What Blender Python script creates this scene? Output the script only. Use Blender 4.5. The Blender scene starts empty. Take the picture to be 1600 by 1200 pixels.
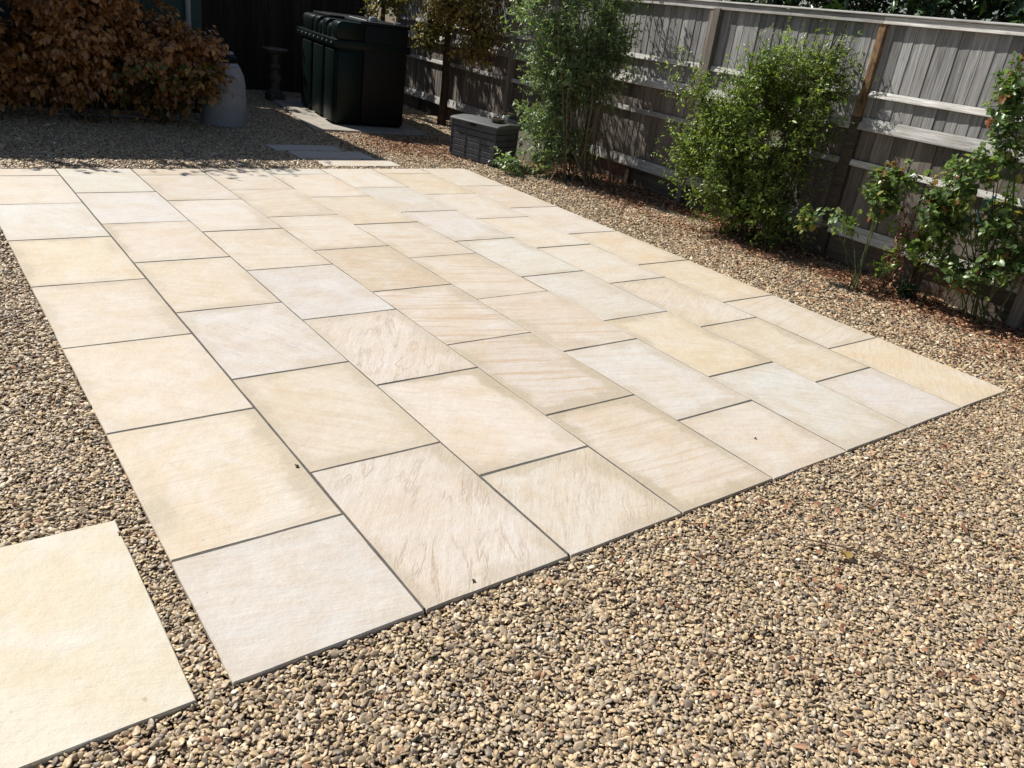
import bpy, bmesh, math, random
import numpy as np
from mathutils import Vector, Matrix, Euler, noise
R = math.radians
rng = np.random.default_rng(7)
random.seed(7)
S = bpy.context.scene

# ------------------------------------------------------------------ camera, sky, sun
CAM = Vector((-0.5204, -1.6130, 1.7457))
cd = bpy.data.cameras.new('camera'); cam = bpy.data.objects.new('camera', cd)
S.collection.objects.link(cam)
cam.location = CAM; cam.rotation_euler = Euler((1.1300, -0.1303, -0.6362), 'XYZ')
cd.sensor_width = 36; cd.lens = 36 * 1236.17 / 1600; cd.clip_start = 0.05; cd.clip_end = 600
S.camera = cam
SUN_TO = Vector((-0.36, 0.933, 1.04)).normalized()          # towards the sun
w = bpy.data.worlds.new('World'); S.world = w; w.use_nodes = True
nt = w.node_tree; nt.nodes.clear()
sky = nt.nodes.new('ShaderNodeTexSky'); sky.sky_type = 'NISHITA'; sky.sun_disc = False
sky.sun_elevation = math.asin(SUN_TO.z); sky.sun_rotation = math.atan2(SUN_TO.x, SUN_TO.y)
bg = nt.nodes.new('ShaderNodeBackground'); bg.inputs[1].default_value = 0.055
wo = nt.nodes.new('ShaderNodeOutputWorld')
nt.links.new(sky.outputs[0], bg.inputs[0]); nt.links.new(bg.outputs[0], wo.inputs[0])
ld = bpy.data.lights.new('sun', 'SUN'); ld.energy = 4.8; ld.angle = R(0.55); ld.color = (1.0, 0.965, 0.90)
sun = bpy.data.objects.new('sun', ld); S.collection.objects.link(sun)
sun.rotation_euler = (-SUN_TO).to_track_quat('-Z', 'Y').to_euler()
S.view_settings.view_transform = 'Standard'; S.view_settings.look = 'None'
S.view_settings.gamma = 1; S.view_settings.exposure = 0.45
S.view_settings.use_curve_mapping = False
S.render.resolution_x = 1024; S.render.resolution_y = 768

# ------------------------------------------------------------------ helpers
def link(o, parent=None):
    S.collection.objects.link(o)
    if parent is not None: o.parent = parent
    return o
def tag(o, label=None, cat=None, group=None, kind=None):
    if label: o['label'] = label
    if cat: o['category'] = cat
    if group: o['group'] = group
    if kind: o['kind'] = kind
    return o
def empty(name, loc=(0, 0, 0), rz=0, **k):
    o = bpy.data.objects.new(name, None); o.empty_display_size = 0.1
    o.location = loc; o.rotation_euler = (0, 0, rz); link(o); tag(o, **k); return o
def mesh_np(name, V, F, mat, parent=None, smooth=False, tint=None):
    """V (n,3) array, F (m,k) int array of equal-sided faces"""
    V = np.asarray(V, np.float32); F = np.asarray(F, np.int32)
    me = bpy.data.meshes.new(name); k = F.shape[1]
    me.vertices.add(len(V)); me.vertices.foreach_set('co', V.ravel())
    me.loops.add(F.size); me.loops.foreach_set('vertex_index', F.ravel())
    me.polygons.add(len(F)); me.polygons.foreach_set('loop_start', np.arange(0, F.size, k, dtype=np.int32))
    me.polygons.foreach_set('loop_total', np.full(len(F), k, np.int32))
    if smooth: me.polygons.foreach_set('use_smooth', np.ones(len(F), bool))
    me.update(calc_edges=True)
    if tint is not None:
        a = me.attributes.new('tint', 'FLOAT', 'POINT'); a.data.foreach_set('value', np.asarray(tint, np.float32))
    me.materials.append(mat)
    return link(bpy.data.objects.new(name, me), parent)
class MB:
    def __init__(s): s.V = []; s.F = []
    def add(s, V, F):
        b = len(s.V); s.V += [tuple(v) for v in V]; s.F += [tuple(i + b for i in f) for f in F]; return s
    def box(s, lo, hi, M=None):
        V = [Vector((x, y, z)) for x in (lo[0], hi[0]) for y in (lo[1], hi[1]) for z in (lo[2], hi[2])]
        if M is not None: V = [M @ v for v in V]
        return s.add(V, [(0, 1, 3, 2), (4, 6, 7, 5), (0, 4, 5, 1), (2, 3, 7, 6), (0, 2, 6, 4), (1, 5, 7, 3)])
    def prism(s, prof, axis, a, b):
        """closed profile of 2D points swept along axis ('x','y','z') from a to b"""
        n = len(prof)
        def P(p, t): return {'x': (t, p[0], p[1]), 'y': (p[0], t, p[1]), 'z': (p[0], p[1], t)}[axis]
        V = [P(p, a) for p in prof] + [P(p, b) for p in prof]
        F = [(i, (i + 1) % n, n + (i + 1) % n, n + i) for i in range(n)] + [tuple(range(n))[::-1], tuple(range(n, 2 * n))]
        return s.add(V, F)
    def tube(s, pts, rad, n=6):
        pts = [Vector(p) for p in pts]; V = []; F = []
        for i, p in enumerate(pts):
            d = (pts[min(i + 1, len(pts) - 1)] - pts[max(i - 1, 0)]).normalized()
            a = d.orthogonal().normalized() if abs(d.z) > .9 else d.cross(Vector((0, 0, 1))).normalized(); b = d.cross(a)
            r = rad[i] if isinstance(rad, (list, tuple)) else rad
            V += [p + (a * math.cos(6.2832 * k / n) + b * math.sin(6.2832 * k / n)) * r for k in range(n)]
        for i in range(len(pts) - 1):
            F += [(i * n + k, i * n + (k + 1) % n, (i + 1) * n + (k + 1) % n, (i + 1) * n + k) for k in range(n)]
        F += [tuple(range(n))[::-1], tuple(range(len(V) - n, len(V)))]
        return s.add(V, F)
    def lathe(s, prof, n=24, c=(0, 0, 0)):
        V = []; F = []; m = len(prof)
        for r, z in prof: V += [(c[0] + r * math.cos(6.2832 * k / n), c[1] + r * math.sin(6.2832 * k / n), c[2] + z) for k in range(n)]
        for i in range(m - 1): F += [(i * n + k, i * n + (k + 1) % n, (i + 1) * n + (k + 1) % n, (i + 1) * n + k) for k in range(n)]
        F += [tuple(range(n))[::-1], tuple(range(len(V) - n, len(V)))]
        return s.add(V, F)
    def build(s, name, mat, parent=None, smooth=False, bevel=0, segs=2):
        me = bpy.data.meshes.new(name); me.from_pydata([tuple(v) for v in s.V], [], s.F)
        bm = bmesh.new(); bm.from_mesh(me); bmesh.ops.recalc_face_normals(bm, faces=bm.faces)
        if bevel:
            bmesh.ops.bevel(bm, geom=[e for e in bm.edges if e.calc_face_angle(0) > 0.5], offset=bevel, segments=segs, affect='EDGES', profile=0.5)
        bm.to_mesh(me); bm.free()
        if smooth:
            for p in me.polygons: p.use_smooth = True
            me.set_sharp_from_angle(angle=R(40))
        me.materials.append(mat)
        return link(bpy.data.objects.new(name, me), parent)

# ---- materials
def newmat(name):
    m = bpy.data.materials.new(name); m.use_nodes = True; n = m.node_tree
    return m, n, n.nodes['Principled BSDF']
def N(n, t, **k):
    x = n.nodes.new(t)
    for a, b in k.items():
        if a in ('operation', 'data_type', 'blend_type', 'attribute_type', 'attribute_name', 'noise_dimensions', 'feature', 'clamp', 'noise_type', 'normalize', 'use_clamp'): setattr(x, a, b)
    return x
def math_(n, op, a, b=None, clamp=False):
    x = n.nodes.new('ShaderNodeMath'); x.operation = op; x.use_clamp = clamp
    for i, v in enumerate((a, b)):
        if v is None: continue
        if hasattr(v, 'links'): n.links.new(v, x.inputs[i])
        else: x.inputs[i].default_value = v
    return x.outputs[0]
def mix(n, f, a, b, bt='MIX'):
    x = n.nodes.new('ShaderNodeMix'); x.data_type = 'RGBA'; x.blend_type = bt
    for s_, v in ((x.inputs['Factor'], f), (x.inputs[6], a), (x.inputs[7], b)):
        if hasattr(v, 'links'): n.links.new(v, s_)
        else: s_.default_value = v if isinstance(v, float) else (*v, 1)
    return x.outputs[2]
def ramp(n, f, stops, interp='LINEAR'):
    x = n.nodes.new('ShaderNodeValToRGB'); e = x.color_ramp.elements; x.color_ramp.interpolation = interp
    while len(e) < len(stops): e.new(0.5)
    for i, (p, c) in enumerate(stops):
        e[i].position = p; e[i].color = (*c, 1) if hasattr(c, '__len__') else (c, c, c, 1)
    n.links.new(f, x.inputs[0]); return x.outputs[0]
def noise_(n, vec, scale, detail=4, rough=0.55, dist=0.0):
    x = n.nodes.new('ShaderNodeTexNoise'); n.links.new(vec, x.inputs['Vector'])
    x.inputs['Scale'].default_value = scale; x.inputs['Detail'].default_value = detail
    x.inputs['Roughness'].default_value = rough; x.inputs['Distortion'].default_value = dist
    return x.outputs['Fac']
def vmul(n, v, s, off=None):
    x = n.nodes.new('ShaderNodeVectorMath'); x.operation = 'MULTIPLY_ADD'; n.links.new(v, x.inputs[0])
    x.inputs[1].default_value = s
    if off is not None: n.links.new(off, x.inputs[2])
    return x.outputs[0]
def objvec(n):
    """object coordinates shifted per object so that copies differ"""
    tc = n.nodes.new('ShaderNodeTexCoord'); oi = n.nodes.new('ShaderNodeObjectInfo')
    o = math_(n, 'MULTIPLY', oi.outputs['Random'], 57.0)
    cb = n.nodes.new('ShaderNodeCombineXYZ')
    for i in range(3): n.links.new(o, cb.inputs[i])
    return tc.outputs['Object'], cb.outputs[0], oi
def bump(n, p, h, strength, dist=0.002):
    b = n.nodes.new('ShaderNodeBump'); b.inputs['Strength'].default_value = strength; b.inputs['Distance'].default_value = dist
    n.links.new(h, b.inputs['Height']); n.links.new(b.outputs[0], p.inputs['Normal'])
def attr(n, name):
    a = n.nodes.new('ShaderNodeAttribute'); a.attribute_type = 'OBJECT'; a.attribute_name = name; return a.outputs['Fac']

def mat_stone():
    m, n, p = newmat('sandstone')
    v, off, oi = objvec(n)
    V = vmul(n, v, (1, 1, 1), off)
    base = oi.outputs['Color']
    sep = n.nodes.new('ShaderNodeSeparateXYZ'); n.links.new(v, sep.inputs[0])
    # soft mottling: warm and pale clouds
    m1 = noise_(n, V, 2.6, 6, 0.65, 0.8)
    warm = mix(n, 1.0, base, (0.95, 0.87, 0.76), 'MULTIPLY')
    c = mix(n, ramp(n, m1, [(0.40, 0.0), (0.66, 0.9)]), base, warm)
    m2 = noise_(n, vmul(n, v, (1, 1, 1), vmul(n, off, (1.7, 1.7, 1.7))), 3.8, 6, 0.62, 1.2)
    c = mix(n, ramp(n, m2, [(0.50, 0.0), (0.72, 0.6)]), c, (0.60, 0.565, 0.515))
    # bedding bands, direction per slab
    rot = n.nodes.new('ShaderNodeVectorRotate'); rot.rotation_type = 'Z_AXIS'; n.links.new(V, rot.inputs['Vector'])
    n.links.new(attr(n, 'angle'), rot.inputs['Angle'])
    fs = noise_(n, vmul(n, rot.outputs[0], (5, 34, 1)), 1.0, 6, 0.68)
    c = mix(n, math_(n, 'MULTIPLY', ramp(n, fs, [(0.50, 0.0), (0.72, 1.0)]), attr(n, 'fine')), c, (0.44, 0.34, 0.235))
    warp = noise_(n, V, 1.7, 4, 0.6)
    wv = n.nodes.new('ShaderNodeVectorMath'); wv.operation = 'ADD'; n.links.new(rot.outputs[0], wv.inputs[0])
    cb = n.nodes.new('ShaderNodeCombineXYZ'); n.links.new(math_(n, 'MULTIPLY', warp, 0.10), cb.inputs[1]); n.links.new(cb.outputs[0], wv.inputs[1])
    b1 = noise_(n, vmul(n, wv.outputs[0], (1.1, 24, 1)), 1.0, 7, 0.66)
    bm_ = ramp(n, b1, [(0.50, 0.0), (0.62, 1.0)])
    c = mix(n, math_(n, 'MULTIPLY', bm_, math_(n, 'MULTIPLY', attr(n, 'band'), 0.72)), c, (0.46, 0.335, 0.225))
    # wandering veins
    vn = noise_(n, vmul(n, wv.outputs[0], (1.3, 6.0, 1)), 1.0, 6, 0.60, 0.35)
    rd = math_(n, 'ABSOLUTE', math_(n, 'SUBTRACT', math_(n, 'FRACT', math_(n, 'MULTIPLY', vn, 6.0)), 0.5))
    vm = ramp(n, rd, [(0.0, 1.0), (0.07, 0.5), (0.20, 0.0)])
    vm = math_(n, 'MULTIPLY', vm, ramp(n, noise_(n, V, 3.0, 3), [(0.38, 0.1), (0.55, 1.0)]))
    c = mix(n, math_(n, 'MULTIPLY', vm, math_(n, 'MULTIPLY', attr(n, 'vein'), 0.62)), c, (0.40, 0.31, 0.225))
    # picture-framing: damp-looking margin along the edges, wider on the right and front sides
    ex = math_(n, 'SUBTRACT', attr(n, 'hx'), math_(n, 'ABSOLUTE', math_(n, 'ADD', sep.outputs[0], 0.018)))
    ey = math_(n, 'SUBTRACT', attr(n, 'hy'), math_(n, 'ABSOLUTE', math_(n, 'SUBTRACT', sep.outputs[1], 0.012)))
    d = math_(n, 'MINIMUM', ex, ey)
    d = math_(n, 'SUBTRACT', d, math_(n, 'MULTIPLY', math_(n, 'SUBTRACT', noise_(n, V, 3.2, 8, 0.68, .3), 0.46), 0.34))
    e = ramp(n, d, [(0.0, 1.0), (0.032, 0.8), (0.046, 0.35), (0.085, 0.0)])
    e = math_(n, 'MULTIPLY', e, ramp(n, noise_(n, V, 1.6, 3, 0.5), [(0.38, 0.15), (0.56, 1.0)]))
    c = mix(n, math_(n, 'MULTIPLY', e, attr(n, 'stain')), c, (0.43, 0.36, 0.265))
    # specks and fine grain
    f = noise_(n, V, 260, 2, 0.5)
    c = mix(n, 0.2, c, ramp(n, f, [(0.3, 0.66), (0.7, 1.06)]), 'MULTIPLY')
    sp = noise_(n, V, 34, 2, 0.5)
    c = mix(n, ramp(n, sp, [(0.74, 0.0), (0.78, 0.45)]), c, (0.30, 0.20, 0.12))
    n.links.new(c, p.inputs['Base Color'])
    p.inputs['Roughness'].default_value = 0.62; p.inputs['Specular IOR Level'].default_value = 0.35
    h = math_(n, 'ADD', math_(n, 'MULTIPLY', fs, 0.9), math_(n, 'ADD', math_(n, 'MULTIPLY', noise_(n, V, 7, 7, 0.65), 2.2), math_(n, 'MULTIPLY', f, 0.10)))
    h = math_(n, 'SUBTRACT', h, math_(n, 'MULTIPLY', vm, math_(n, 'MULTIPLY', attr(n, 'vein'), 0.35)))
    bump(n, p, h, 0.55, 0.006)
    return m

def mat_wood(name, cols, stretch, scale=30, rough=0.85):
    m, n, p = newmat(name)
    v, off, oi = objvec(n)
    V = vmul(n, v, stretch, off)
    g = noise_(n, V, scale, 6, 0.65, 0.6)
    g2 = noise_(n, vmul(n, v, (1, 1, 1), off), 5, 3, 0.6)
    c = ramp(n, g, [(0.30, cols[0]), (0.52, cols[1]), (0.72, cols[2])])
    c = mix(n, ramp(n, g2, [(0.42, 0.0), (0.75, 0.55)]), c, cols[3])
    st = noise_(n, vmul(n, v, tuple(1.0 if k > .5 else .12 for k in stretch), off), 16, 6, 0.7)
    c = mix(n, ramp(n, st, [(0.56, 0.0), (0.70, 0.6)]), c, tuple(k * .7 for k in cols[0]))
    hs = n.nodes.new('ShaderNodeHueSaturation'); n.links.new(c, hs.inputs['Color'])
    n.links.new(math_(n, 'ADD', math_(n, 'MULTIPLY', oi.outputs['Random'], 0.62), 0.68), hs.inputs['Value'])
    n.links.new(hs.outputs[0], p.inputs['Base Color']); p.inputs['Roughness'].default_value = rough
    p.inputs['Specular IOR Level'].default_value = 0.25
    bump(n, p, g, 0.6, 0.003)
    return m

def mat_plain(name, col, rough=0.6, var=0.15, scale=8, spec=0.5, bumpv=0.0, metal=0.0, bscale=120):
    m, n, p = newmat(name)
    v, off, oi = objvec(n); V = vmul(n, v, (1, 1, 1), off)
    g = noise_(n, V, scale, 5, 0.65)
    c = mix(n, ramp(n, g, [(0.3, 0.0), (0.75, 1.0)]), col, tuple(x * (1 - var * 2) for x in col))
    n.links.new(c, p.inputs['Base Color'])
    p.inputs['Roughness'].default_value = rough; p.inputs['Specular IOR Level'].default_value = spec; p.inputs['Metallic'].default_value = metal
    if bumpv: bump(n, p, noise_(n, V, bscale, 4), bumpv, 0.003)
    return m

def mat_leaf(name, stops, rough=0.42, trans=0.3, spec=0.5):
    m, n, p = newmat(name)
    a = n.nodes.new('ShaderNodeAttribute'); a.attribute_name = 'tint'
    c = ramp(n, a.outputs['Fac'], stops)
    tc = n.nodes.new('ShaderNodeTexCoord')
    g = noise_(n, tc.outputs['Object'], 60, 3)
    c = mix(n, 0.5, c, ramp(n, g, [(0.3, 0.65), (0.7, 1.0)]), 'MULTIPLY')
    n.links.new(c, p.inputs['Base Color']); p.inputs['Roughness'].default_value = rough
    p.inputs['Specular IOR Level'].default_value = spec
    t = n.nodes.new('ShaderNodeBsdfTranslucent'); n.links.new(mix(n, 1.0, c, (1.0, 1.0, 0.45), 'MULTIPLY'), t.inputs[0])
    mx = n.nodes.new('ShaderNodeMixShader'); mx.inputs[0].default_value = trans
    n.links.new(p.outputs[0], mx.inputs[1]); n.links.new(t.outputs[0], mx.inputs[2])
    n.links.new(mx.outputs[0], n.nodes['Material Output'].inputs[0])
    return m

def mat_pebble():
    m, n, p = newmat('pebble_stone')
    tc = n.nodes.new('ShaderNodeTexCoord'); oi = n.nodes.new('ShaderNodeObjectInfo')
    r = oi.outputs['Random']
    c = ramp(n, r, [(0.0, (0.437, 0.312, 0.187)), (0.10, (0.571, 0.424, 0.256)), (0.22, (0.360, 0.268, 0.172)), (0.33, (0.670, 0.511, 0.323)),
                    (0.45, (0.492, 0.384, 0.261)), (0.57, (0.271, 0.204, 0.140)), (0.65, (0.613, 0.450, 0.256)), (0.76, (0.426, 0.348, 0.256)),
                    (0.85, (0.746, 0.605, 0.415)), (0.90, (0.414, 0.241, 0.140)), (0.93, (0.216, 0.169, 0.131)), (0.98, (0.834, 0.716, 0.557))], 'CONSTANT')
    cb = n.nodes.new('ShaderNodeCombineXYZ')
    for i in range(3): n.links.new(math_(n, 'MULTIPLY', r, 91.0), cb.inputs[i])
    V = vmul(n, tc.outputs['Object'], (1, 1, 1), cb.outputs[0])
    g = noise_(n, V, 1.1, 4, 0.6)
    c = mix(n, 0.8, c, ramp(n, g, [(0.3, 0.50), (0.7, 1.07)]), 'MULTIPLY')
    n.links.new(c, p.inputs['Base Color'])
    p.inputs['Roughness'].default_value = 0.5; p.inputs['Specular IOR Level'].default_value = 0.4
    return m

M = {}
M['stone'] = mat_stone()
M['grout'] = mat_plain('slab_joint_mortar', (0.125, 0.115, 0.10), 0.9, 0.2, 30, 0.2, 0.5)
M['pebble'] = mat_pebble()
M['soil'] = mat_plain('gravel_bed_soil', (0.20, 0.16, 0.115), 0.95, 0.3, 25, 0.1, 1.0, bscale=90)
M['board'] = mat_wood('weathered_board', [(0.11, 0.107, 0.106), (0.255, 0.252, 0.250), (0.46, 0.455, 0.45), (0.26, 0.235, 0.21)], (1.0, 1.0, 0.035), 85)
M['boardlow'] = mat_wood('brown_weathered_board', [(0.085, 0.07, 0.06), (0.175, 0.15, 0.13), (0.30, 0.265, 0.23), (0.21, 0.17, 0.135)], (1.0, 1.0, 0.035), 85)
M['rail'] = mat_wood('pale_weathered_rail', [(0.20, 0.19, 0.175), (0.47, 0.455, 0.43), (0.66, 0.645, 0.615), (0.33, 0.30, 0.265)], (1.0, 0.04, 1.0), 90)
M['post'] = mat_wood('grey_fence_post', [(0.12, 0.105, 0.09), (0.23, 0.205, 0.175), (0.34, 0.31, 0.27), (0.20, 0.15, 0.10)], (1.0, 1.0, 0.05), 60)
M['postor'] = mat_wood('orange_brown_post', [(0.05, 0.032, 0.02), (0.20, 0.115, 0.055), (0.36, 0.25, 0.15), (0.09, 0.07, 0.055)], (1.0, 1.0, 0.3), 30)
M['gboard'] = mat_wood('damp_gravel_board', [(0.05, 0.04, 0.033), (0.11, 0.088, 0.068), (0.19, 0.155, 0.12), (0.13, 0.10, 0.075)], (1.0, 0.08, 1.0), 40)
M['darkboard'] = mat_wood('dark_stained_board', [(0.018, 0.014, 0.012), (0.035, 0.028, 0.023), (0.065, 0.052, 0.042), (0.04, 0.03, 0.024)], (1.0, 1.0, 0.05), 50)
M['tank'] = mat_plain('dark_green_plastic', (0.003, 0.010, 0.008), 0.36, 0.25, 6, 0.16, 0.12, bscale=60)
M['tankblk'] = mat_plain('black_plastic', (0.006, 0.006, 0.006), 0.5, 0.2, 10, 0.18, 0.15)  # black lids and fittings; also paints the shade on the tank's front face
M['chest'] = mat_plain('slate_grey_plastic', (0.078, 0.082, 0.095), 0.6, 0.15, 14, 0.4, 0.25, bscale=90)
M['chestlid'] = mat_plain('faded_grey_plastic', (0.115, 0.118, 0.118), 0.6, 0.15, 9, 0.4, 0.2)
M['teal'] = mat_plain('teal_green_paint', (0.035, 0.07, 0.062), 0.7, 0.12, 3, 0.3, 0.2)
M['roof'] = mat_plain('dark_roof', (0.05, 0.045, 0.04), 0.8, 0.2, 6, 0.2)
M['greypl'] = mat_plain('grey_plastic_pipe', (0.30, 0.32, 0.34), 0.5, 0.1, 6)
M['bin'] = mat_plain('grey_bin_plastic', (0.36, 0.36, 0.38), 0.6, 0.15, 5, 0.4, 0.1)
M['concrete'] = mat_plain('concrete', (0.42, 0.38, 0.32), 0.9, 0.2, 7, 0.2, 0.6)
M['oldstone'] = mat_plain('old_cast_stone', (0.13, 0.12, 0.10), 0.9, 0.3, 9, 0.2, 0.7)
M['white'] = mat_plain('white_glaze', (0.75, 0.74, 0.70), 0.4, 0.05, 6)
M['wicker'] = mat_plain('brown_wicker', (0.16, 0.125, 0.09), 0.8, 0.3, 40, 0.3, 0.8)
M['cyan'] = mat_plain('blue_green_plastic_tie', (0.02, 0.30, 0.36), 0.4, 0.1, 6)
M['bark'] = mat_plain('brown_bark', (0.10, 0.07, 0.048), 0.9, 0.35, 30, 0.2, 0.8)
M['twig'] = mat_plain('grey_brown_twig', (0.19, 0.145, 0.10), 0.85, 0.3, 30, 0.2, 0.4)
M['redtwig'] = mat_plain('dead_red_brown_twig', (0.20, 0.10, 0.06), 0.85, 0.3, 30, 0.2)
M['greenstem'] = mat_plain('green_stem', (0.10, 0.12, 0.05), 0.7, 0.3, 30, 0.3)
M['snail'] = mat_plain('brown_snail_shell', (0.10, 0.075, 0.05), 0.4, 0.3, 90, 0.5)
M['l_pale'] = mat_leaf('pale_green_leaf', [(0, (0.11, 0.19, 0.085)), (0.5, (0.26, 0.39, 0.19)), (0.9, (0.28, 0.39, 0.17)), (1, (0.45, 0.52, 0.26))], 0.34, 0.5)
M['l_green'] = mat_leaf('bright_green_leaf', [(0, (0.10, 0.17, 0.035)), (0.5, (0.235, 0.36, 0.085)), (0.85, (0.36, 0.50, 0.12)), (1, (0.44, 0.50, 0.14))], 0.30, 0.55)
M['l_rose'] = mat_leaf('rose_leaf', [(0, (0.07, 0.12, 0.04)), (0.5, (0.18, 0.29, 0.095)), (0.85, (0.31, 0.42, 0.15)), (0.97, (0.42, 0.36, 0.10)), (1, (0.38, 0.18, 0.08))], 0.34, 0.48)
M['l_laurel'] = mat_leaf('laurel_leaf', [(0, (0.02, 0.045, 0.015)), (0.6, (0.04, 0.085, 0.025)), (1, (0.08, 0.14, 0.04))], 0.25, 0.18, 0.6)
M['l_rust'] = mat_leaf('rust_brown_leaf', [(0, (0.24, 0.10, 0.035)), (0.35, (0.48, 0.22, 0.075)), (0.7, (0.66, 0.34, 0.12)), (0.9, (0.72, 0.48, 0.22)), (1, (0.18, 0.20, 0.055))], 0.26, 0.5, 1.0)
M['l_brgreen'] = mat_leaf('brown_green_leaf', [(0, (0.09, 0.10, 0.025)), (0.5, (0.24, 0.24, 0.07)), (0.8, (0.42, 0.28, 0.09)), (1, (0.52, 0.40, 0.16))], 0.38, 0.42)
M['l_litter'] = mat_leaf('dry_leaf_litter', [(0, (0.11, 0.055, 0.035)), (0.4, (0.30, 0.14, 0.08)), (0.75, (0.46, 0.25, 0.15)), (1, (0.58, 0.42, 0.27))], 0.8, 0.1, 0.2)
M['petal'] = mat_leaf('faded_rose_petal', [(0, (0.35, 0.05, 0.05)), (1, (0.55, 0.28, 0.20))], 0.6, 0.3)

# ------------------------------------------------------------------ ground
MB().box((-60, -60, -0.35), (60, 60, -0.040)).build('ground', M['soil']); g = bpy.data.objects['ground']; tag(g, kind='structure')

# ------------------------------------------------------------------ patio of sandstone slabs
W = 0.61; BACK = 6.27; TH = 0.022
patio = MB().box((0.012, 0.012, -0.032), (8 * W - 0.012, BACK - 0.012, -0.0026)).build('patio', M['grout'])
tag(patio, kind='structure')
PAL = dict(C=(0.585, 0.512, 0.422), Y=(0.57, 0.485, 0.360), G=(0.540, 0.513, 0.478), P=(0.55, 0.492, 0.425), T=(0.51, 0.42, 0.31),
           W=(0.56, 0.553, 0.508), L=(0.590, 0.54, 0.472))
# per column, from the front: palette letter, stain, band, vein, angle in degrees
ROW = {
 1: [('G', .25, .05, 0, 15), ('C', .75, .0, .1, 0), ('C', .55, .0, .1, 40), ('C', .6, .05, .1, 10), ('Y', .8, .0, .1, 20), ('W', .3, .0, .15, 60), ('L', .3, .1, 0, 0), ('C', .2, 0, 0, 0)],
 2: [('P', .8, .1, 1.0, -52), ('C', .7, .35, .0, 45), ('G', .5, .1, .45, 60), ('C', .55, .3, .1, 35), ('C', .8, .0, .2, 0), ('G', .2, .0, .0, 0), ('W', .1, 0, 0, 0)],
 3: [('P', .75, .0, .7, -50), ('C', 1.0, .1, .2, 35), ('P', .5, .2, 1.0, -55), ('G', .3, .0, .1, 0), ('C', .6, .3, .0, 10), ('L', .5, .0, .1, 0), ('P', .5, .0, .1, 0), ('T', .4, 0, 0, 0)],
 4: [('C', 1.0, .6, .0, 4), ('P', .9, 1.0, .0, 14), ('P', .7, 1.0, .0, 16), ('T', .5, .5, .5, 20), ('L', .5, .7, .0, 3), ('C', .5, .5, .1, -15), ('P', .3, .2, .6, -20)],
 5: [('P', .6, .1, .0, 20), ('G', .55, .25, .1, 15), ('C', .6, .7, .1, 14), ('C', .5, .9, .0, 14), ('P', .5, .7, .0, 14), ('Y', .3, .1, .0, 0), ('C', .5, .0, .0, 0), ('W', .1, 0, 0, 0)],
 6: [('W', .6, .0, .5, 40), ('Y', .75, .15, .1, 30), ('G', .4, .1, .0, 0), ('W', .7, .1, .2, 0), ('G', .5, .1, .1, 0), ('G', .3, .1, 0, 0), ('L', .3, 0, 0, 0)],
 7: [('G', .4, .05, .0, 20), ('Y', .7, .0, .1, 0), ('C', .6, .2, .4, -30), ('L', .4, .1, .1, 0), ('L', .3, .1, .0, 0), ('L', .3, 0, 0, 0), ('Y', .3, .3, 0, 5), ('C', .2, 0, 0, 0)],
 8: [('Y', .25, .15, .0, -30), ('L', .4, .4, .0, -12), ('Y', .3, .1, .0, 0), ('Y', .5, .3, .1, 5), ('L', .3, .1, .1, 0), ('C', .3, .2, .1, 0), ('L', .2, 0, 0, 0)]}
OFF = [.584, .890, .587, .902, .592, .905, .596, .905]
def slab_mesh(sx, sy, th, seed):
    rr = random.Random(seed); pts = []
    def edge(a, b, k):
        for i in range(k):
            t = i / k; x = a[0] + (b[0] - a[0]) * t; y = a[1] + (b[1] - a[1]) * t
            j = rr.uniform(-.0012, .0012); pts.append((x + j, y + rr.uniform(-.0012, .0012)))
    hx, hy = sx / 2, sy / 2
    edge((-hx, -hy), (hx, -hy), 6); edge((hx, -hy), (hx, hy), 8); edge((hx, hy), (-hx, hy), 6); edge((-hx, hy), (-hx, -hy), 8)
    n = len(pts); rings = [(0.0, -th), (0.0, -0.0035), (0.003, -0.0002)]
    V = []
    for ins, z in rings:
        for x, y in pts: V.append((x * (1 - ins / hx), y * (1 - ins / hy), z + (rr.uniform(-.0004, .0004) if z > -.001 else 0)))
    F = [(r * n + i, r * n + (i + 1) % n, (r + 1) * n + (i + 1) % n, (r + 1) * n + i) for r in range(2) for i in range(n)]
    F += [tuple(range(2 * n, 3 * n)), tuple(range(n))[::-1]]
    me = bpy.data.meshes.new('paving_slab'); me.from_pydata(V, [], F); me.materials.append(M['stone'])
    for k, pl in enumerate(me.polygons): pl.use_smooth = False
    return me
SM = {}
def slab(name, x0, x1, y0, y1, sty, parent=None, z=0.0, th=TH):
    key = (round(x1 - x0, 2), round(y1 - y0, 2), random.randrange(3))
    if key not in SM: SM[key] = slab_mesh(x1 - x0, y1 - y0, th, hash(key) % 1000)
    o = bpy.data.objects.new(name, SM[key]); link(o, parent)
    o.location = ((x0 + x1) / 2, (y0 + y1) / 2, z + random.uniform(-.0016, .0012)); o.rotation_euler = (random.uniform(-.0012, .0012), random.uniform(-.0012, .0012), random.uniform(-.0016, .0016))
    c = [a * .70 + b * .30 for a, b in zip(PAL[sty[0]], (0.590, 0.536, 0.474))]; k = random.uniform(.96, 1.04)
    o.color = (c[0] * k, c[1] * k, c[2] * k * random.uniform(.97, 1.03), 1)
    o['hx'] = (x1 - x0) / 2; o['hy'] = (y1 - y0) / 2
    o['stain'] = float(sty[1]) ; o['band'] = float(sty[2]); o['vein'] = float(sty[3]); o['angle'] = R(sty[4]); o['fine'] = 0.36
    return o
GAP = 0.0042
DESC = {'G': 'pale grey paving slab', 'T': 'orange tan banded paving slab', 'W': 'whitish paving slab'}
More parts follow.
